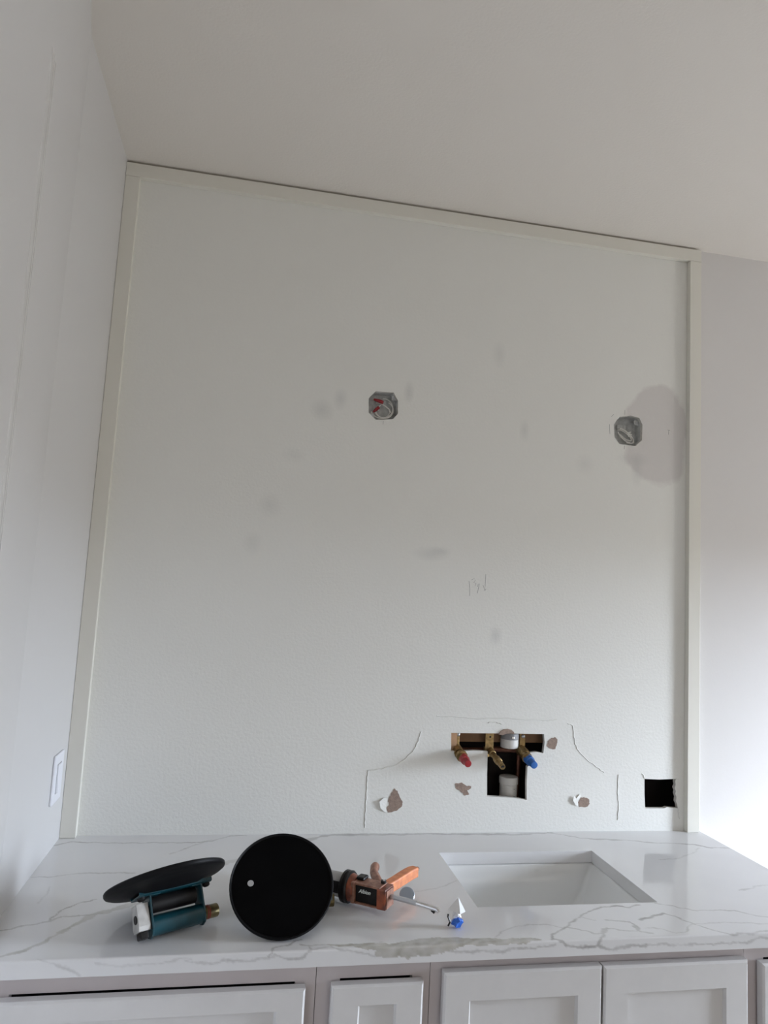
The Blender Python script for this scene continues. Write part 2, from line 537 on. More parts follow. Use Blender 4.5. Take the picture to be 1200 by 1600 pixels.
b.box(0.55, 3.25, FRONT - .12, FRONT, 1.25, CEIL)
b.build('wall_front', M['room'], kind='structure')  # unseen front wall; its wide opening is added for the fill light
# added unseen box that closes the fill light's opening off from the open sky
b = MB()
b.box(0.35, 0.45, FRONT - 2.0, FRONT - .12, FLOOR - .1, CEIL)
b.box(3.35, 3.45, FRONT - 2.0, FRONT - .12, FLOOR - .1, CEIL)
b.box(0.35, 3.45, FRONT - 2.1, FRONT - 2.0, FLOOR - .1, CEIL)
b.build('sky_blocker_wall', M['room'], kind='structure')
MB().box(0.35, 3.45, FRONT - 2.1, FRONT - .1, CEIL, CEIL + .1).build('sky_blocker_ceiling', M['room'], kind='structure')
MB().box(0.35, 3.45, FRONT - 2.1, FRONT - .1, FLOOR - .1, FLOOR).build('sky_blocker_floor', M['floor'], kind='structure')
# right wall with the window
b = MB()
W_ = WIN
b.box(RX, RX + .12, FRONT, W_['y0'], FLOOR, CEIL)
b.box(RX, RX + .12, W_['y1'], .13, FLOOR, CEIL)
b.box(RX, RX + .12, W_['y0'], W_['y1'], FLOOR, W_['z0'])
b.box(RX, RX + .12, W_['y0'], W_['y1'], W_['z1'], CEIL)
b.build('wall_right', M['room'], kind='structure')
win = thing('window_1', 'white framed window in the right wall', 'window')
del win['label'], win['category']
win['kind'] = 'structure'
b = MB()
x0, x1 = RX + .06, RX + .10
b.box(x0, x1, W_['y0'], W_['y0'] + .04, W_['z0'], W_['z1'])
b.box(x0, x1, W_['y1'] - .04, W_['y1'], W_['z0'], W_['z1'])
b.box(x0, x1, W_['y0'], W_['y1'], W_['z0'], W_['z0'] + .04)
b.box(x0, x1, W_['y0'], W_['y1'], W_['z1'] - .04, W_['z1'])
b.build('window_frame', M['vinyl'], win)
G = bpy.data.materials.new('clear_window_glass')
G.use_nodes = True
gt = G.node_tree
gt.nodes.clear()
go_, gm_ = gt.nodes.new('ShaderNodeOutputMaterial'), gt.nodes.new('ShaderNodeMixShader')
g1_, g2_ = gt.nodes.new('ShaderNodeBsdfTransparent'), gt.nodes.new('ShaderNodeBsdfGlossy')
g2_.inputs['Roughness'].default_value = 0.02
gm_.inputs[0].default_value = 0.06
gt.links.new(g1_.outputs[0], gm_.inputs[1])
gt.links.new(g2_.outputs[0], gm_.inputs[2])
gt.links.new(gm_.outputs[0], go_.inputs[0])
MB().box(RX + .078, RX + .082, W_['y0'] + .04, W_['y1'] - .04, W_['z0'] + .04, W_['z1'] - .04).build('glass_pane', G, win)

# slim double bead casing on the bent part of the left wall
b = MB()
cn, sn = math.cos(math.radians(11.7)), math.sin(math.radians(11.7))
face_, back_ = [], []
for k in range(33):
    u = k / 32
    d_ = 1.062 + .048 * u
    h_ = .0030 * (math.sin(math.pi * u) ** .6) * (1 - .38 * math.exp(-((u - .5) / .13) ** 2))
    bx_ = (d_ + BY) * math.tan(math.radians(11.7))
    face_.append((bx_ + h_ * cn, -d_ + h_ * sn))
    back_.append((bx_ - .003 * cn, -d_ - .003 * sn))
b.prism(face_ + back_[::-1], FLOOR + .001, 1.352)
b.build('trim_4', M['bead'], smooth=50, kind='structure')

# trim boards around the panel
TH = 0.019
CT = 0.0           # counter top height
MB().box(0.0005, 0.0395, -TH, 0, CT + .0005, 1.8100).build('trim_1', M['trim'], bevel=0.001, kind='structure')
MB().box(0.0005, 1.8216, -TH, 0, 1.8105, 1.8505).build('trim_2', M['trim'], bevel=0.001, kind='structure')
MB().box(1.7812, 1.8216, -TH, 0, CT + .0005, 1.8100).build('trim_3', M['trim'], bevel=0.001, kind='structure')

# ------------------------------------------------------------------ countertop
VEINS=[
 (5,0.7,0,[(0.003, -0.068), (0.034, -0.046), (0.144, -0.054), (0.334, -0.06), (0.382, -0.048), (0.431, -0.01), (0.473, 0.013)]),
 (4,0.55,0,[(0.001, -0.261), (0.044, -0.263), (0.082, -0.25), (0.136, -0.245), (0.221, -0.249)]),
 (3.0,0.9,0,[(0.009, -0.518), (0.048, -0.498), (0.095, -0.48), (0.097, -0.459), (0.111, -0.426), (0.13, -0.404), (0.164, -0.384)]),
 (2.6,0.7,0,[(0.095, -0.48), (0.113, -0.46), (0.143, -0.459), (0.19, -0.451)]),
 (2.0,0.4,0,[(0.055, -0.399), (0.06, -0.347), (0.055, -0.315)]),
 (18.0,0.55,1,[(0.129, -0.524), (0.151, -0.494), (0.162, -0.474), (0.178, -0.453), (0.217, -0.432), (0.251, -0.405)]),
 (7.0,0.6,1,[(0.04, -0.613), (0.077, -0.596), (0.102, -0.571), (0.13, -0.526), (0.159, -0.476)]),
 (20,0.55,1,[(0.398, -0.212), (0.423, -0.197), (0.454, -0.182)]),
 (2.4,0.5,0,[(0.287, -0.138), (0.336, -0.083), (0.382, -0.038)]),
 (20,0.6,0,[(0.633, -0.055), (0.67, -0.022), (0.708, -0.003), (0.754, 0.012), (0.801, 0.016)]),
 (13,0.7,0,[(0.754, 0.007), (0.801, 0.021), (0.852, -0.001), (0.926, -0.003), (1.002, 0.006), (1.034, -0.016), (1.149, -0.014), (1.242, -0.021), (1.349, -0.002)]),
 (8,0.75,0,[(1.341, 0.003), (1.378, -0.025), (1.415, -0.052), (1.458, -0.064), (1.551, -0.077), (1.618, -0.099), (1.694, -0.107), (1.737, -0.118), (1.763, -0.139), (1.825, -0.146)]),
 (2.5,0.5,0,[(1.734, -0.143), (1.69, -0.181), (1.623, -0.215), (1.562, -0.222)]),
 (2.5,0.5,0,[(1.651, -0.421), (1.695, -0.408), (1.729, -0.395), (1.776, -0.397)]),
 (3.2,0.7,0,[(1.395, -0.476), (1.42, -0.487), (1.435, -0.501), (1.466, -0.516), (1.516, -0.519), (1.563, -0.525), (1.593, -0.549), (1.63, -0.564)]),
 (4.0,1,0,[(1.077, -0.622), (1.088, -0.602), (1.106, -0.587), (1.132, -0.572), (1.152, -0.553), (1.167, -0.542), (1.187, -0.523), (1.215, -0.506), (1.245, -0.492), (1.287, -0.485), (1.321, -0.494), (1.351, -0.483)]),
 (3.2,0.9,0,[(1.183, -0.529), (1.194, -0.541), (1.208, -0.548)]),
 (3.0,0.9,0,[(1.234, -0.55), (1.257, -0.554), (1.282, -0.562), (1.29, -0.577), (1.281, -0.601), (1.278, -0.582)]),
 (7.0,0.8,0,[(1.284, -0.579), (1.282, -0.596), (1.284, -0.602)]),
 (3.0,0.8,0,[(1.132, -0.574), (1.148, -0.581), (1.165, -0.591), (1.176, -0.605), (1.194, -0.604), (1.211, -0.588)]),
 (8.0,0.8,0,[(1.2, -0.599), (1.211, -0.588), (1.218, -0.586)]),
 (2.8,0.6,0,[(1.218, -0.586), (1.237, -0.59), (1.26, -0.6), (1.281, -0.601), (1.304, -0.611)]),
 (3.2,0.9,0,[(1.202, -0.599), (1.188, -0.619), (1.176, -0.631), (1.174, -0.641)]),
 (5.0,0.9,0,[(1.311, -0.552), (1.333, -0.544), (1.353, -0.536), (1.381, -0.526)]),
 (2.8,0.7,0,[(1.381, -0.526), (1.4, -0.543), (1.411, -0.561), (1.422, -0.58), (1.434, -0.595), (1.451, -0.613), (1.472, -0.626), (1.517, -0.626), (1.588, -0.614)]),
 (2.2,0.5,0,[(1.422, -0.58), (1.404, -0.59), (1.378, -0.611), (1.353, -0.615), (1.332, -0.591), (1.298, -0.586)]),
 (2.2,0.5,0,[(1.422, -0.58), (1.477, -0.578), (1.538, -0.579), (1.606, -0.592)]),
 (2.2,0.5,0,[(0.966, -0.603), (0.983, -0.583), (1.022, -0.564), (1.052, -0.558), (1.088, -0.557), (1.122, -0.577)]),
 (1.4,0.5,0,[(0.838, -0.387), (0.878, -0.379), (0.921, -0.36), (0.967, -0.33)]),
 (3.4,0.9,0,[(1.077, -0.622), (1.098, -0.628), (1.107, -0.636), (1.126, -0.641), (1.154, -0.645), (1.173, -0.64), (1.196, -0.647), (1.224, -0.646), (1.245, -0.642), (1.28, -0.642)]),
 (2.4,0.7,0,[(0.86, -0.637), (0.912, -0.643), (0.965, -0.643), (1.031, -0.638), (1.085, -0.635)]),
 (2.4,0.6,0,[(1.28, -0.642), (1.352, -0.645), (1.44, -0.645), (1.515, -0.646), (1.534, -0.638), (1.569, -0.639)]),
 (2.6,0.7,0,[(0.525, -0.631), (0.547, -0.64), (0.57, -0.643), (0.588, -0.637), (0.595, -0.626), (0.594, -0.612)]),
 (2.8,0.8,0,[(0.517, -0.635), (0.529, -0.612), (0.555, -0.606), (0.563, -0.592), (0.578, -0.586)]),
 (2.4,0.6,0,[(0.595, -0.626), (0.612, -0.623), (0.63, -0.619), (0.66, -0.632), (0.703, -0.638), (0.716, -0.643)]),
 (2.2,0.5,0,[(0.368, -0.64), (0.402, -0.643), (0.436, -0.641), (0.482, -0.641), (0.529, -0.637)]),
 (2.0,0.4,0,[(0.117, -0.625), (0.183, -0.65), (0.19, -0.655)]),
 (2.0,0.35,0,[(0.214, -0.638), (0.291, -0.642), (0.379, -0.635)]),
 (3.0,0.6,0,[(0.577, -0.606), (0.637, -0.612), (0.699, -0.612), (0.737, -0.607)]),
]
BLOBS= [[(0.613, -0.611), (0.687, -0.611), (0.762, -0.612), (0.816, -0.6), (0.855, -0.598), (0.919, -0.605), (0.984, -0.61), (1.044, -0.612), (1.062, -0.618), (1.017, -0.628), (0.964, -0.631), (0.899, -0.63), (0.875, -0.634), (0.848, -0.643), (0.803, -0.645), (0.784, -0.648), (0.734, -0.645), (0.713, -0.642), (0.721, -0.633), (0.697, -0.626)]]

D = 0.628
THK = 0.03
CX1 = 1.83
SX0, SX1, SY0, SY1 = 0.9708, 1.402, -0.4719, -0.1521
TW = math.tan(math.radians(11.7))


def counter():
    step = 0.0025
    xs = sorted(set(np.round(np.concatenate([np.arange(0.0, CX1, step), [SX0, SX1, CX1]]), 5)))
    xs = [x for x in xs if not any(abs(x - q) < .001 and abs(x - q) > 1e-9 for q in (SX0, SX1, CX1))]
    r = 0.003
    ys = list(np.arange(0.0, -D + r, -step)) + [SY0, SY1]
    ys = sorted(set(np.round(ys, 5)), reverse=True)
    ys = [y for y in ys if not any(abs(y - q) < .001 and abs(y - q) > 1e-9 for q in (SY0, SY1))]
    rows = [(y, 0.0, y) for y in ys if y > -D + r + 1e-4]
    for a in (0, 22.5, 45, 67.5, 90):
        w = math.radians(a)
        yy, zz = -D + r - r * math.sin(w), -r + r * math.cos(w)
        rows.append((yy, zz, -D + r - r * w * 1.0))
    for z in np.arange(-0.005, -THK, -step):
        rows.append((-D, z, -D + z))
    rows.append((-D, -THK, -D - THK))
    nx, ny = len(xs), len(rows)
    X, Sg = np.meshgrid(np.array(xs), np.array([q[2] for q in rows]))
    P = np.stack([X.ravel(), Sg.ravel()], 1)
    # jagged look: warp the sampling position
    def nz(p, f, ph):
        return (np.sin(p[:, 0] * f + 2.1 * np.sin(p[:, 1] * f * .9 + ph)) * np.cos(p[:, 1] * f * 1.1 + 1.7 * np.sin(p[:, 0] * f * .7 + ph * 2)))
    wx = 0.0028 * nz(P, 90, .3) + 0.0012 * nz(P, 310, 1.9)
    wy = 0.0028 * nz(P, 80, 2.3) + 0.0012 * nz(P, 290, .7)
    Q = P + np.stack([wx, wy], 1)
    vein = np.zeros(len(P))
    tan = np.zeros(len(P))
    mod = 0.75 + 0.25 * nz(P, 45, 4.)
    for (wmm, st, tn, pts) in VEINS:
        hw = wmm * .001 * .5
        pts = np.array(pts)
        pts[:, 1] = np.minimum(pts[:, 1], -.010)
        lo, hi = pts.min(0) - .03, pts.max(0) + .03
        idx = np.where((Q[:, 0] > lo[0]) & (Q[:, 0] < hi[0]) & (Q[:, 1] > lo[1]) & (Q[:, 1] < hi[1]))[0]
        if not len(idx):
            continue
        q = Q[idx]
        best = np.full(len(idx), 9.)
        for i in range(len(pts) - 1):
            a, c = pts[i], pts[i + 1]
            ab = c - a
            tt = np.clip(((q - a) @ ab) / (ab @ ab + 1e-12), 0, 1)
            best = np.minimum(best, np.linalg.norm(q - (a + tt[:, None] * ab), axis=1))
        hwv = hw * (0.75 + .5 * nz(P[idx], 60, wmm))
        k = st * np.clip((hwv + .0022 - best) / .0022, 0, 1) * mod[idx]
        if tn:
            tan[idx] = np.maximum(tan[idx], k)
            vein[idx] = np.maximum(vein[idx], .3 * k)
        else:
            vein[idx] = np.maximum(vein[idx], k)
    for poly in BLOBS:
        poly = np.array(poly)
        inside = np.zeros(len(P), bool)
        n = len(poly)
        jj = n - 1
        for i in range(n):
            xi, yi = poly[i]
            xj, yj = poly[jj]
            c = ((yi > Q[:, 1]) != (yj > Q[:, 1])) & (Q[:, 0] < (xj - xi) * (Q[:, 1] - yi) / (yj - yi + 1e-12) + xi)
            inside ^= c
            jj = i
        tan[inside] = np.maximum(tan[inside], .8 + .2 * nz(P[inside], 120, 1.))
    vs = [(x, q[0], q[1]) for q in rows for x in xs]
    fs = []
    for j in range(ny - 1):
        yc = (rows[j][0] + rows[j + 1][0]) / 2
        for i in range(nx - 1):
            xc = (xs[i] + xs[i + 1]) / 2
            if rows[j + 1][1] > -1e-6 and SX0 < xc < SX1 and SY0 < yc < SY1:
                continue
            fs.append((j * nx + i, j * nx + i + 1, (j + 1) * nx + i + 1, (j + 1) * nx + i))
    n0 = len(vs)
    # underside, back and ends, walls of the cutout
    ex_v, ex_f = [], []

    def quad(a, b_, c, d):
        k = n0 + len(ex_v)
        ex_v.extend([a, b_, c, d])
        ex_f.append((k, k + 1, k + 2, k + 3))
    t = -THK
    quad((0, 0, t), (SX0, 0, t), (SX0, -D, t), (0, -D, t))
    quad((SX1, 0, t), (CX1, 0, t), (CX1, -D, t), (SX1, -D, t))
    quad((SX0, 0, t), (SX1, 0, t), (SX1, SY1, t), (SX0, SY1, t))
    quad((SX0, SY0, t), (SX1, SY0, t), (SX1, -D, t), (SX0, -D, t))
    quad((0, 0, 0), (CX1, 0, 0), (CX1, 0, t), (0, 0, t))
    quad((0, 0, 0), (0, -D, 0), (0, -D, t), (0, 0, t))
    quad((CX1, 0, 0), (CX1, -D + .003, 0), (CX1, -D + .003, t), (CX1, 0, t))
    quad((SX0, SY0, 0), (SX1, SY0, 0), (SX1, SY0, t), (SX0, SY0, t))
    quad((SX0, SY1, 0), (SX1, SY1, 0), (SX1, SY1, t), (SX0, SY1, t))
    quad((SX0, SY0, 0), (SX0, SY1, 0), (SX0, SY1, t), (SX0, SY0, t))
    quad((SX1, SY0, 0), (SX1, SY1, 0), (SX1, SY1, t), (SX1, SY0, t))
    vs += ex_v
    fs += ex_f
    me = bpy.data.meshes.new('countertop')
    me.from_pydata(vs, [], fs)
    at = me.attributes.new('vein', 'FLOAT_COLOR', 'POINT')
    cols = np.zeros((len(vs), 4), 'f')
    cols[:n0, 0] = np.clip(vein, 0, 1)
    cols[:n0, 1] = np.clip(tan, 0, 1)
    cols[:, 3] = 1
    at.data.foreach_set('color', cols.ravel())
    me.materials.append(M['quartz'])
    me.shade_smooth()
    me.set_sharp_from_angle(angle=math.radians(35))
    o = bpy.data.objects.new('countertop', me)
    COL.objects.link(o)
    o['label'] = 'white quartz countertop with grey and tan veins below the wall panel'
    o['category'] = 'countertop'
    return o


counter()

# undermount sink
sink = thing('sink', 'white rectangular undermount sink basin set in the quartz countertop', 'sink', (1.186, -0.312, -0.20))
loc = Vector(sink.location)


def ring(x0, x1, y0, y1, z, r=0.0, n=5):
    pts = []
    for (cx, cy, a0) in ((x1 - r, y1 - r, 0), (x0 + r, y1 - r, 90), (x0 + r, y0 + r, 180), (x1 - r, y0 + r, 270)):
        for k in range(n + 1):
            w = math.radians(a0 + 90 * k / n)
            pts.append((cx + r * math.cos(w) - loc.x, cy + r * math.sin(w) - loc.y, z - loc.z))
    return pts


rings = [ring(SX0 - .03, SX1 + .03, SY0 - .03, SY1 + .03, -0.0305, .01), ring(SX0 - .003, SX1 + .003, SY0 - .003, SY1 + .003, -0.0315, .008),
         ring(SX0 + .0005, SX1 - .0005, SY0 + .0005, SY1 - .0005, -0.036, .008),
         ring(SX0 + .012, SX1 - .030, SY0 + .012, SY1 - .010, -0.11, .014),
         ring(SX0 + .022, SX1 - .045, SY0 + .02, SY1 - .016, -0.150, .03), ring(SX0 + .045, SX1 - .065, SY0 + .04, SY1 - .04, -0.170, .03),
         ring(SX0 + .18, SX1 - .19, SY0 + .13, SY1 - .13, -0.176, .02)]
# outer shell
rings2 = [ring(SX0 + .12, SX1 - .12, SY0 + .1, SY1 - .1, -0.19, .03), ring(SX0 + .02, SX1 - .03, SY0 + .02, SY1 - .02, -0.18, .03),
          ring(SX0 - .01, SX1 + .01, SY0 - .01, SY1 + .01, -0.05, .02), ring(SX0 - .03, SX1 + .03, SY0 - .03, SY1 + .03, -0.042, .01)]
b = MB()
n = len(rings[0])
for RS in (rings, rings2):
    vs = [p for rg in RS for p in rg]
    fs = [(i * n + k, i * n + (k + 1) % n, (i + 1) * n + (k + 1) % n, (i + 1) * n + k) for i in range(len(RS) - 1) for k in range(n)]
    fs.append(tuple(((len(RS) - 1) * n + k) for k in range(n)) if RS is rings else tuple(range(n)))
    b.add(vs, fs)
b.build('basin', M['ceramic'], sink, smooth=50)
MB().lathe([(0.0, .0275), (.018, .0275), (.021, .029), (.026, .027), (.026, .0245)], 24).build('drain', M['chrome'], sink, smooth=50)

# ------------------------------------------------------------------ cabinets
FY = -0.60


def shaker(name, parent, x0, x1, z0, z1, rail=0.055, stile=0.05, yb=FY - .0035, th=.020):
    o = parent.location
    b = MB()
    c = 0.004           # eased outer edge
    yf = yb - th
    rec = 0.007
    bx = 0.004
    def R(xa, xb, za, zb, y):
        return [(xa - o.x, y - o.y, za - o.z), (xb - o.x, y - o.y, za - o.z), (xb - o.x, y - o.y, zb - o.z), (xa - o.x, y - o.y, zb - o.z)]
    L = [R(x0, x1, z0, z1, yb), R(x0, x1, z0, z1, yf + c), R(x0 + c, x1 - c, z0 + c, z1 - c, yf),
         R(x0 + stile, x1 - stile, z0 + rail, z1 - rail, yf), R(x0 + stile + bx, x1 - stile - bx, z0 + rail + bx, z1 - rail - bx, yf + rec)]
    vs = [p for l in L for p in l]
    fs = [(i * 4 + k, i * 4 + (k + 1) % 4, (i + 1) * 4 + (k + 1) % 4, (i + 1) * 4 + k) for i in range(4) for k in range(4)]
    fs += [(0, 1, 2, 3), (16, 17, 18, 19)]
    b.add(vs, fs)
    return b.build(name, M['door'], parent)


def cabinet(label, x0, x1, cells):
    """cells: (kind, dx0, dx1, z0, z1, gap) ; face frame with an opening behind each front"""
    t = thing('vanity_cabinet', label, 'cabinet', ((x0 + x1) / 2, -0.30, FLOOR))
    o = t.location
    zb, zt = FLOOR + .10, -THK - .0005
    a, c = x0 + .0006 - o.x, x1 - .0006 - o.x
    b = MB()
    b.box(a, a + .016, FY + .02 - o.y, -0.004 - o.y, 0, zt - o.z)
    b.box(c - .016, c, FY + .02 - o.y, -0.004 - o.y, 0, zt - o.z)
    b.box(a + .016, c - .016, -0.016 - o.y, -0.004 - o.y, 0, zt - o.z)
    b.box(a + .016, c - .016, FY + .02 - o.y, -0.016 - o.y, zb - o.z, zb + .016 - o.z)
    b.box(a + .016, c - .016, FY + .075 - o.y, FY + .09 - o.y, 0, zb - o.z)
    b.build('carcass', M['frame'], t)
    MB().box(a + .017, c - .017, FY + .0205 - o.y, FY + .024 - o.y, zb + .017 - o.z, zt - .001 - o.z).build('interior_shade_sheet', M['black'], t)  # black sheet that paints the shade of the cabinet interior
    # face frame as a pierced sheet
    outer = [(a, zb - o.z), (c, zb - o.z), (c, zt - o.z), (a, zt - o.z)]
    holes = []
    for (kind, d0, d1, z0, z1, gx) in cells:
        zt_open = z1 + gx
        holes.append([(d0 + .018 - o.x, z0 + .02 - o.z), (d1 - .018 - o.x, z0 + .02 - o.z), (d1 - .018 - o.x, zt_open - o.z), (d0 + .018 - o.x, zt_open - o.z)])
    fr = pierced_wall('face_frame', outer, holes, FY - o.y, FY + .019 - o.y, M['frame'], M['frame'])
    fr.parent = t
    for (kind, d0, d1, z0, z1, gx) in cells:
        shaker(kind, t, d0, d1, z0, z1, rail=.052 if kind == 'door' else (.036 if z1 - z0 > .1 else .03),
               stile=.052 if kind == 'door' else .052)
    return t


cabinet('wide vanity drawer cabinet below the suction cups, against the left wall', 0.031, 0.6105,
        [('drawer_front', 0.050, 0.5895, -0.235, -0.0705, .0025), ('drawer_front', 0.050, 0.5895, -0.48, -0.25, -.02),
         ('drawer_front', 0.050, 0.5895, -0.755, -0.495, -.02)])
cabinet('narrow vanity drawer cabinet between the wide drawers and the sink doors', 0.6105, 0.834,
        [('drawer_front', 0.6385, 0.8165, -0.235, -0.0685, .0025), ('drawer_front', 0.6385, 0.8165, -0.48, -0.25, -.02),
         ('drawer_front', 0.6385, 0.8165, -0.755, -0.495, -.02)])
cabinet('white shaker sink cabinet with a pair of doors under the sink', 0.834, 1.5245,
        [('door', 0.857, 1.1872, -0.755, -0.0545, -.02), ('door', 1.1915, 1.5185, -0.755, -0.0555, -.02)])
cabinet('vanity cabinet at the right edge of the photo, right of the sink doors', 1.5245, 1.812,
        [('drawer_front', 1.5535, 1.79, -0.235, -0.065, .0025), ('drawer_front', 1.5535, 1.79, -0.48, -0.25, -.02),
         ('drawer_front', 1.5535, 1.79, -0.755, -0.495, -.02)])

# ------------------------------------------------------------------ light switch on the left wall
sw = thing('light_switch', 'white rocker light switch on the left wall above the countertop', 'light switch', (0, -0.118, 0.177))
b = MB().box(0.0, .006, -.041, .041, -.0585, .0585)
b.build('switch_plate', M['switch'], sw, bevel=.0025)
b = MB()
b.add([(.005, -.017, -.034), (.005, .017, -.034), (.005, .017, .034), (.005, -.017, .034),
       (.0115, -.016, -.033), (.0115, .016, -.033), (.0085, .016, .033), (.0085, -.016, .033)],
      [(0, 1, 2, 3), (4, 5, 6, 7), (0, 1, 5, 4), (1, 2, 6, 5), (2, 3, 7, 6), (3, 0, 4, 7)])
b.build('rocker', M['switch'], sw, bevel=.0008)
MB().box(.0055, .0066, -.0182, .0182, -.0352, .0352).build('rocker_gap_shade', M['pvcgrey'], sw)  # grey rim painted in as the shade around the rocker


# ------------------------------------------------------------------ electrical boxes
def ebox(label, cx, cz, rx, rz, hole):
    t = thing('electrical_box', label, 'electrical box', (cx, 0.014, cz), 'junction boxes cut into the wall')
    n = len(hole)
    o = t.location
    outer = [((x - cx) * 1.04, (z - cz) * 1.04) for x, z in hole]
    inner = [(x * .965, z * .965) for x, z in outer]
    d0, d1 = -.0015, .030
    vs = [(x, d0, z) for x, z in inner] + [(x, d1, z) for x, z in inner] + [(x, d0, z) for x, z in outer] + [(x, d1 + .0015, z) for x, z in outer]
    fs = [(i, (i + 1) % n, (i + 1) % n + n, i + n) for i in range(n)]
    fs += [(i + 2 * n, (i + 1) % n + 2 * n, (i + 1) % n + 3 * n, i + 3 * n) for i in range(n)]
    fs += [(i, (i + 1) % n, (i + 1) % n + 2 * n, i + 2 * n) for i in range(n)]
    fs += [tuple(range(n, 2 * n)), tuple(range(3 * n, 4 * n))]
    MB().add(vs, fs).build('box_shell', M['galv'], t)
    for sx, sz in ((.75, .70), (-.72, -.72)):
        MB().box(sx * rx - .007, sx * rx + .007, .0, .003, sz * rz - .007, sz * rz + .007).build('mounting_ear', M['galv'], t, bevel=.001)
        MB().lathe([(.0035, -.0015), (.0035, .003)], 12, axis='y', mtx=Matrix.Translation((sx * rx, 0, sz * rz))).build('screw', M['steel'], t, smooth=40)
    MB().box(-.018, .012, .020, .029, .012, .026).build('cable_clamp', M['galv'], t, bevel=.002)
    return t


def arc(cx, cz, rx, rz, a0, a1, y0, y1, n=18, rot=0):
    out = []
    for k in range(n + 1):
        w = math.radians(a0 + (a1 - a0) * k / n)
        x, z = rx * math.cos(w), rz * math.sin(w)
        c, s = math.cos(math.radians(rot)), math.sin(math.radians(rot))
        out.append((cx + x * c - z * s, y0 + (y1 - y0) * k / n, cz + x * s + z * c))
    return out


e1 = ebox('steel junction box with white wires and red connectors, middle of the wall panel', 0.7845, 1.222, .044, .043, HOLE_1)
for p in (arc(.006, -.004, .030, .027, 60, -150, .020, .010), arc(.004, -.008, .022, .021, 20, -160, .026, .014),
          arc(.008, .002, .027, .03, 100, -70, .026, .016), arc(.000, -.012, .033, .022, -20, -170, .012, .008),
          [(-.002, .014, .012), (.008, .010, .006), (.022, .010, -.003), (.028, .014, -.012)],
          [(-.004, .014, .008), (-.010, .012, .002), (-.010, .014, -.010)]):
    MB().tube(p, .0017, 8).build('wire', M['wire'], e1, smooth=60)
MB().tube([(.002, .012, .016), (-.008, .010, .019), (-.020, .012, .022), (-.026, .014, .024)], [.0052, .0055, .0040, .0030], 10).build('wire_connector', M['red'], e1, smooth=50)
MB().tube([(-.010, .012, .000), (-.018, .010, -.008), (-.026, .012, -.016)], [.0050, .0048, .0030], 10).build('wire_connector', M['red'], e1, smooth=50)
e2 = ebox('steel junction box with bundled white wires beside the grey filler patch', 1.577, 1.222, .048, .047, HOLE_2)
for p in (arc(.006, -.012, .033, .014, 150, -150, .012, .010, rot=-35), arc(.004, -.009, .028, .010, 170, -120, .018, .012, rot=-32),
          arc(.004, -.010, .036, .018, 140, -60, .022, .012, rot=-34),
          [(.008, .012, -.003), (.016, .008, .000), (.024, .010, .002)], [(.012, .014, -.006), (.020, .009, -.005), (.027, .010, -.006)],
          [(.016, .014, -.012), (.024, .010, -.012), (.029, .012, -.016)]):
    MB().tube(p, .0019, 8).build('wire', M['wire'], e2, smooth=60)

# ------------------------------------------------------------------ plumbing rough-in
PY = 0.030
rv = thing('faucet_rough_in_valve', 'brass faucet rough-in valve with red and blue stem caps in the wall cutout', 'faucet valve', (1.16, 0.04, 0.225))
o = rv.location


def L(x, y, z):
    return (x - o.x, y - o.y, z - o.z)


def stem(x0, z0, x1, z1, y0, y1, prof, name, m_, parent=rv, n=16):
    """stack of rings from (x0,y0,z0) towards (x1,y1,z1); prof = (fraction, radius)"""
    A, B = Vector(L(x0, y0, z0)), Vector(L(x1, y1, z1))
    pts = [A.lerp(B, f) for f, r in prof]
    return MB().tube(pts, [r for f, r in prof], n).build(name, m_, parent, smooth=35)


# mounting tabs with screws
for (x, w_, zb_, zt_) in ((1.0640, .006, .205, .274), (1.1625, .013, .205, .2765), (1.266, .009, .215, .274)):
    MB().box(*[v for v in (x - w_ - o.x, x + w_ - o.x, PY - .003 - o.y, PY + .001 - o.y, zb_ - o.z, zt_ - o.z)]).build('bracket', M['brass'], rv, bevel=.0015)
for (x, z) in ((1.0645, .268), (1.2668, .2655)):
    MB().lathe([(.0058, 0.0), (.0055, -.002), (.003, -.0035), (0, -.0038)], 14, axis='y', mtx=Matrix.Translation(L(x, PY - .004, z))).build('screw', M['steel'], rv, smooth=40)
MB().lathe([(.003, 0.0), (.003, -.001)], 10, axis='y', mtx=Matrix.Translation(L(1.164, PY - .0035, .262))).build('screw_hole', M['black'], rv)
# supply cross pipes
MB().tube([L(1.060, PY + .022, .220), L(1.165, PY + .022, .220)], .006, 16).build('supply_pipe', M['copper'], rv, smooth=60)
MB().tube([L(1.165, PY + .012, .224), L(1.27, PY + .012, .222)], .0085, 16).build('supply_pipe', M['copper'], rv, smooth=60)
MB().tube([L(1.268, PY + .030, .215), L(1.268, PY + .034, .10), L(1.268, PY + .034, -.12)], .0065, 16).build('supply_pipe', M['copper'], rv, smooth=60)
MB().tube([L(1.056, PY + .016, .215), L(1.050, PY + .018, .10), L(1.052, PY + .018, -.12)], .008, 16).build('supply_pipe', M['copper'], rv, smooth=60)
MB().tube([L(1.157, PY + .004, .232), L(1.157, PY + .004, .205)], [.010, .010], 6).build('hex_nut', M['brass'], rv, smooth=30)
# valve bodies
for (x, z) in ((1.060, .226), (1.262, .224)):
    MB().tube([L(x, PY + .02, z + .004), L(x + .001, .012, z - .002), L(x + .002, -.004, z - .006)], [.0165, .0155, .015], 8).build('valve_body', M['brass'], rv, smooth=30)
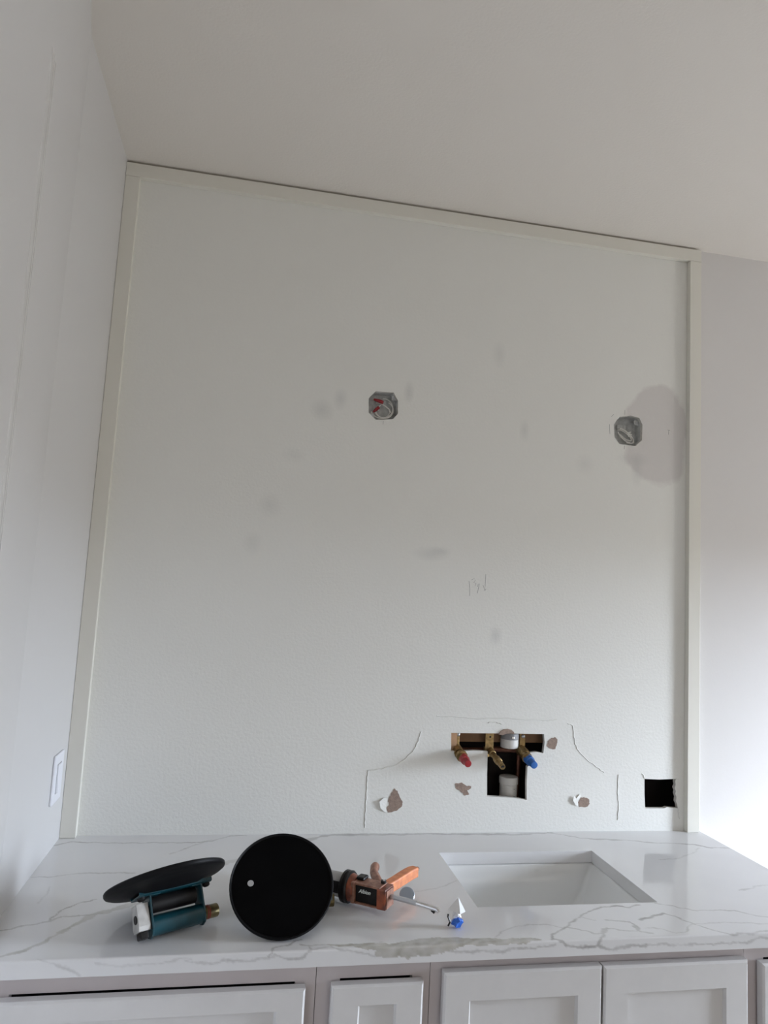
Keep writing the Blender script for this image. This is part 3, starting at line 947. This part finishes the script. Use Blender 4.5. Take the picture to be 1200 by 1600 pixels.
# stems leave the wall towards the room
stem(1.064, .220, 1.066, .209, -.002, -.050, [(0, .0125), (.2, .0125), (.21, .0165), (.42, .0165), (.43, .012), (.6, .012)], 'stem_collar', M['brass'])
stem(1.066, .2140, 1.069, .206, -.024, -.068, [(0, .0130), (.5, .0128), (.52, .0105), (.98, .0098), (1.0, .006)], 'stem_cap', M['red'])
stem(1.262, .217, 1.264, .208, -.002, -.046, [(0, .0135), (.3, .0135), (.31, .0155), (.42, .0155), (.43, .012), (.6, .012)], 'stem_collar', M['brass'])
stem(1.264, .2115, 1.267, .203, -.020, -.064, [(0, .0138), (.45, .0135), (.47, .0110), (.98, .0102), (1.0, .006)], 'stem_cap', M['blue'])
stem(1.163, .224, 1.164, .203, .02, -.085, [(0, .0105), (.22, .0105), (.23, .0082), (.50, .0078), (.51, .0105), (.70, .0105), (.71, .0085), (1, .0080)], 'spout_nipple', M['brass'])
stem(1.1640, .2034, 1.1641, .2028, -.0846, -.0856, [(0, .0050), (1, .0050)], 'nipple_bore', M['black'])

vp = thing('vent_pipe', 'white plastic pipe end with a grey band at the top of the wall cutout', 'pipe', (1.228, 0.036, 0.27))
MB().lathe([(.0, -.040), (.0215, -.040), (.0265, -.038), (.0265, -.014), (.0225, -.013), (.0225, .05)], 32).build('pipe_coupling', M['pvc'], vp, smooth=35)
MB().lathe([(.0235, -.0135), (.0270, -.0135), (.0272, .004), (.0235, .005)], 32).build('band_clamp', M['pvcgrey'], vp, smooth=35)
MB().box(-.004, .004, -.0305, -.026, -.009, -.002).build('clamp_screw', M['chrome'], vp, bevel=.001)
b = MB()
pts = [(-.030, .000), (-.024, .009), (-.014, .015), (-.002, .0165), (.010, .014), (.018, .008), (.020, .001), (.008, .003), (-.006, .002), (-.018, -.002)]
b.prism([(x + 1.2085 - vp.location.x, z + .275 - vp.location.z) for x, z in pts], -.0395, -.034, 'xz')
b.build('torn_drywall_bit', M['paper'], vp, bevel=.0015)
dp = thing('drain_pipe', 'white capped plastic drain pipe standing low in the wall cutout', 'pipe', (1.2345, 0.050, -0.109))
MB().lathe([(.0, .2545), (.0215, .2545), (.0270, .2530), (.0280, .2500), (.0280, .2330), (.0262, .2310), (.0255, .0), (.0, .0)], 32).build('pipe_body', M['pvc'], dp, smooth=35)
for (x, z, w_, h_) in ((.006, .222, .004, .0012), (.006, .200, .0035, .003), (.006, .195, .002, .001)):
    MB().box(x - w_ / 2 + .003, x + w_ / 2 + .003, -.0262, -.0240, z - h_ / 2, z + h_ / 2).build('print_mark', M['pvcgrey'], dp)


# ------------------------------------------------------------------ vacuum lifting cups
def suction_cup(label, C, n, h, R, d, group='vacuum suction lifting cups', dx=0.0, blk=True):
    """disc centre C, face normal n, handle direction h, radius R, handle axis d behind the face"""
    t = thing('suction_cup', label, 'suction cup', C, group)
    n = Vector(n).normalized()
    h = (Vector(h) - n * Vector(h).dot(n)).normalized()
    v = n.cross(h).normalized()
    t.matrix_world = Matrix((h, v, n)).transposed().to_4x4()
    t.location = C
    MB().lathe([(0, -.004), (R * .90, -.004), (R * .93, -.003), (R * .955, -.003), (R * .985, 0), (R, -.002), (R, -.006),
                (R * .985, -.009), (R * .93, -.012), (R * .80, -.015), (R * .62, -.019), (R * .50, -.024), (0, -.026)], 72).build('rubber_pad', M['rubber'], t, smooth=40)
    MB().lathe([(0, -.0020), (R * .945, -.0020), (R * .945, -.0045), (0, -.0045)], 64).build('sealing_face', M['rubber_face'], t, smooth=40)
    zt = -.024
    # bridge plate that carries the handle, bent up along its long edges
    b = MB()
    b.prism([(-.024, zt - .002), (-.024, zt + .004), (-.0225, zt + .004), (-.0215, zt - .0005), (.0215, zt - .0005), (.0225, zt + .004), (.024, zt + .004), (.024, zt - .002), (.020, zt - .004), (-.020, zt - .004)],
            dx - .074, dx + .074, 'yz')
    b.build('bridge_plate', M['teal'], t, bevel=.0008)
    for q in (-.066, .066):
        MB().lathe([(.0075, zt - .004), (.0075, zt - .008), (.0045, zt - .0105), (0, zt - .011)], 20, mtx=Matrix.Translation((dx + q, -.010, 0))).build('rubber_foot', M['gunblack'], t, smooth=40)
    MB().lathe([(0, dx - .046), (.0155, dx - .046), (.0155, dx + .044), (0, dx + .044)], 24, axis='x', mtx=Matrix.Translation((0, .004, zt - .0175))).build('vacuum_chamber', M['gunblack'], t, smooth=40)
    hw = .016
    for sgn in (-1, 1):
        xx = sgn * .052 + dx
        b = MB()
        b.prism([(-hw - .004, zt - .002), (hw + .004, zt - .002), (hw + .002, -d - .006), (hw * .8, -d - .017), (0, -d - .021), (-hw * .8, -d - .017), (-hw - .002, -d - .006)],
                xx - .0018, xx + .0018, 'yz')
        b.box(min(xx, xx - sgn * .020), max(xx, xx - sgn * .020), -hw - .004, hw + .004, zt - .0055, zt - .0025)
        b.build('handle_bracket', M['teal'], t, bevel=.0008)
        MB().lathe([(.0045, zt - .005), (.0045, zt - .010), (.003, zt - .0115), (0, zt - .0118)], 6, mtx=Matrix.Translation((xx - sgn * .010, 0, 0))).build('bolt', M['chrome'], t)
        MB().lathe([(.0035, 0), (.0035, sgn * .002), (0, sgn * .0026)], 10, axis='x', mtx=Matrix.Translation((xx + sgn * .0018, 0, -d + .010 - .026 * 0))).build('rivet', M['chrome'], t)
    Z = Matrix.Translation((0, 0, -d))
    MB().lathe([(0, dx - .051), (.0178, dx - .051), (.0178, dx + .051), (0, dx + .051)], 40, axis='x', mtx=Z).build('handle_barrel', M['teal'], t, smooth=40)
    pl = MB().lathe([(0, dx + .0535), (.0125, dx + .0535), (.0125, dx + .0835), (.0118, dx + .085), (0, dx + .085)], 32, axis='x', mtx=Z).build('pump_plunger', M['brassy'], t, smooth=40)
    for k in (.0610, .0650):
        MB().lathe([(.0120, dx + k), (.0129, dx + k), (.0129, dx + k + .0015), (.0120, dx + k + .0015)], 32, axis='x', mtx=Z).build('wear_ring', M['redline'], pl, smooth=40)
    # release valve housing at the other end
    if blk:
        xa, xb = dx - .078, dx - .0555
        b = MB()
        b.prism([(-.013, -d + .041), (.013, -d + .041), (.016, -d + .002), (.014, -d - .006), (-.013, -d - .006), (-.016, -d + .002)], xa, xb, 'yz')
        vh = b.build('valve_housing', M['alu'], t, bevel=.0008)
        MB().prism([(-.014, -d + .034), (.014, -d + .034), (.016, -d + .0), (-.016, -d - .006)], xb, xb + .0015, 'yz').build('valve_gasket', M['gunblack'], vh)
        MB().lathe([(.0075, 0), (.0075, .002), (0, .002)], 20, axis='x', mtx=Matrix.Translation((xa - .0012, -.003, -d + .016))).build('valve_port', M['gunblack'], vh)
        MB().box(dx - .076, dx - .060, -.012, .008, -d - .0185, -d - .006).build('release_lever', M['gunblack'], t, bevel=.002)
    # air filter on the face
    MB().lathe([(.0, .0012), (.0058, .0012), (.0064, .0004), (.0064, -.003)], 24, mtx=Matrix.Translation((-R * .60, R * .02, -.0026))).build('air_filter', M['label'], t, smooth=40)
    return t


suction_cup('black suction cup lying on its teal handle, disc tilted up, nearest the left wall',
            (0.311, -0.506, 0.0875), (-.26, .48, .84), (.88, .48, 0), 0.116, 0.0785, dx=.010)
suction_cup('black suction cup standing on edge, its round face towards the viewer',
            (0.540, -0.5230, 0.0790), (0, -.695, .719), (1, 0, 0), 0.1042, 0.0810, dx=.030, blk=False)

# ------------------------------------------------------------------ caulking gun
A0 = Vector((0.690, -0.430, 0.0330))
ga = Vector((0.80, -0.60, 0)).normalized()
gb = Vector((0.60, 0.80, 0)).normalized()
gun = thing('caulking_gun', 'worn orange caulking gun lying between the standing suction cup and the sink', 'caulking gun', A0)
ga = (ga + Vector((0, 0, .035))).normalized()
gun.matrix_world = Matrix((ga, gb, ga.cross(gb))).transposed().to_4x4()
gun.location = A0


cart = MB().lathe([(0, -.215), (.0245, -.215), (.0245, -.009), (0, -.009)], 32, axis='x').build('sealant_cartridge', M['label'], gun, smooth=40)
b = MB()
ns = 20
for (xa, xb) in ((-.20, -.0125),):
    pr = []
    for k in range(ns + 1):
        w = math.radians(-28 + 90 * k / ns + 90)
        pr.append((-.0262 * math.sin(w - math.pi / 2) * -1, .0262 * math.cos(w - math.pi / 2)))
    # dark half-round cradle strip on the viewer's side of the cartridge
pr_o = [(-.0268 * math.cos(math.radians(a)), .0268 * math.sin(math.radians(a))) for a in range(-18, 38, 4)]
pr_i = [(-.0250 * math.cos(math.radians(a)), .0250 * math.sin(math.radians(a))) for a in range(34, -22, -4)]
b = MB().prism(pr_o + pr_i, -.205, -.0092, 'yz')
b.build('cradle', M['gunblack'], gun, smooth=40)
MB().lathe([(0, -.009), (.0295, -.009), (.0325, -.007), (.0325, -.002), (.0305, -.001), (.0305, .001), (.0325, .002), (.0325, .006), (.030, .009), (0, .009)], 40, axis='x').build('barrel_ring', M['gunblack'], gun, smooth=35)
MB().lathe([(0, .009), (.0280, .009), (.0270, .013), (.0240, .022), (0, .022)], 32, axis='x').build('barrel_collar', M['orange'], gun, smooth=50)
# channel shaped body, open towards the viewer
b = MB()
b.box(.018, .026, -.0225, .019, -.0235, .0195)
b.box(.018, .086, -.0205, .019, .0145, .0185)
b.box(.018, .086, -.0205, .019, -.0235, -.0200)
gbody = b.build('gun_body', M['brown'], gun, bevel=.0015)
MB().box(.0265, .0785, -.0150, .016, -.0198, .0142).build('body_insert', M['gunblack'], gbody)
b = MB()
b.box(.079, .100, -.0215, .019, -.0240, .0165)
b.build('rear_block', M['orange'], gun, bevel=.002)
MB().box(.100, .1025, -.0185, .015, -.0215, .0140).build('rear_plate', M['brown'], gun, bevel=.001)
MB().box(.020, .040, -.004, .020, .018, .025).build('latch', M['gunblack'], gun, bevel=.003)
tx = bpy.data.curves.new('lettering', 'FONT')
tx.body = 'Albion'
tx.size = .0105
tx.shear = .3
tx.extrude = .0002
tx.offset = .0003
to = bpy.data.objects.new('lettering', tx)
COL.objects.link(to)
dg = bpy.context.evaluated_depsgraph_get()
me = bpy.data.meshes.new_from_object(to.evaluated_get(dg))
bpy.data.objects.remove(to)
me.materials.clear()
me.materials.append(M['letter'])
lt = bpy.data.objects.new('lettering', me)
COL.objects.link(lt)
lt.parent = gbody
lt.location = (.034, -.0153, -.001)
lt.rotation_euler = (math.radians(90), 0, 0)
# trigger with a round end (nearer the barrel), and the flat orange handle behind it
b = MB()
b.tube([(.072, .014, .008), (.058, .030, .009), (.040, .052, .010), (.028, .068, .011), (.020, .084, .012), (.016, .096, .012), (.014, .104, .012), (.0135, .108, .012)],
       [.009, .010, .010, .0092, .0088, .0105, .0095, .003], 14)
b.build('trigger', M['brown'], gun, smooth=60)
b = MB()
pa = [(.080, .014), (.083, .032), (.0865, .060), (.089, .090), (.092, .118), (.095, .134), (.099, .141)]
wd_ = [.011, .012, .012, .0125, .0125, .012, .010]
prof = [(a - w_ * .9, q) for (a, q), w_ in zip(pa, wd_)] + [(a + w_ * .9, q - .004) for (a, q), w_ in reversed(list(zip(pa, wd_)))]
b.prism(prof, -.006, .016)
b.build('handle', M['orange2'], gun, bevel=.003)
MB().tube([(.098, .1345, .006), (.102, .1425, .010), (.104, .1435, .013)], [.006, .0055, .003], 10).build('handle_tip', M['brown'], gun, smooth=60)
MB().lathe([(.006, .021), (.006, .0265), (0, .027)], 16, mtx=Matrix.Translation((.082, .006, -.001))).build('pivot_bolt', M['gunblack'], gun, smooth=40)
MB().lathe([(.003, .0265), (.003, .0285), (0, .029)], 12, mtx=Matrix.Translation((.084, .004, -.001))).build('pivot_pin', M['chrome'], gun, smooth=40)
# release plate and rod
zax = Vector((.36, -.66, .66)).normalized()
rp = Matrix.Translation((.124, .036, -.006)) @ zax.to_track_quat('X', 'Z').to_matrix().to_4x4()
MB().lathe([(0, -.001), (.0155, -.001), (.0165, 0), (.0155, .001), (0, .001)], 32, axis='x', mtx=rp).build('release_plate', M['bluesteel'], gun, smooth=40)
MB().tube([(.100, 0, -.001), (.160, 0, -.003), (.162, 0, -.003)], .0052, 6).build('rod', M['steel'], gun, smooth=40)
MB().tube([(.162, 0, -.003), (.205, 0, -.006), (.210, -.001, -.0075), (.2125, -.001, -.010)], [.0053, .0053, .0050, .0040], 14).build('rod_end', M['chrome'], gun, smooth=60)
MB().tube([(.196, -.001, -.009), (.203, -.002, -.0125)], .0030, 8).build('rod_catch', M['gunblack'], gun)

# ------------------------------------------------------------------ crumpled scrap
sc_ = thing('crumpled_wrapper', 'small crumpled white and blue plastic scrap by the tip of the caulking gun rod', 'wrapper', (0.897, -0.560, 0.002))


def crumple(c, r, seed, squash=(1, 1, 1), subdiv=2, amp=.35):
    bm = bmesh.new()
    bmesh.ops.create_icosphere(bm, subdivisions=subdiv, radius=1)
    rng = np.random.RandomState(seed)
    for v in bm.verts:
        k = 1 + amp * (rng.rand() - .5) * 2
        v.co = Vector((v.co.x * r * k * squash[0] + c[0], v.co.y * r * k * squash[1] + c[1], v.co.z * r * k * squash[2] + c[2]))
    vs = [tuple(v.co) for v in bm.verts]
    fs = [tuple(v.index for v in f.verts) for f in bm.faces]
    bm.free()
    return vs, fs


b = MB().add(*crumple((0, 0, .0095), .012, 4, (1.0, .8, .72)))
bl = b.build('blue_end', M['bluefoil'], sc_)
bl['label'] = 'blue crumpled end'
b = MB().add(*crumple((.0, .002, .024), .010, 7, (.9, .7, 1.0), 2, .4))
# folded film tent
P = [(-.020, 0, .034), (.003, .004, .0555), (.017, -.003, .030), (.004, -.010, .028), (-.006, .010, .030), (.010, .006, .040)]
b.add(P, [(0, 1, 3), (1, 2, 3), (0, 3, 4), (1, 5, 4), (1, 5, 2), (0, 4, 1), (2, 5, 4), (2, 3, 4)])
b.build('white_film', M['foil'], sc_)
MB().tube([(-.019, -.004, .004), (-.016, -.006, .012), (-.020, -.004, .022), (-.019, -.002, .026)], .0018, 6).build('dark_sliver', M['gunblack'], sc_)
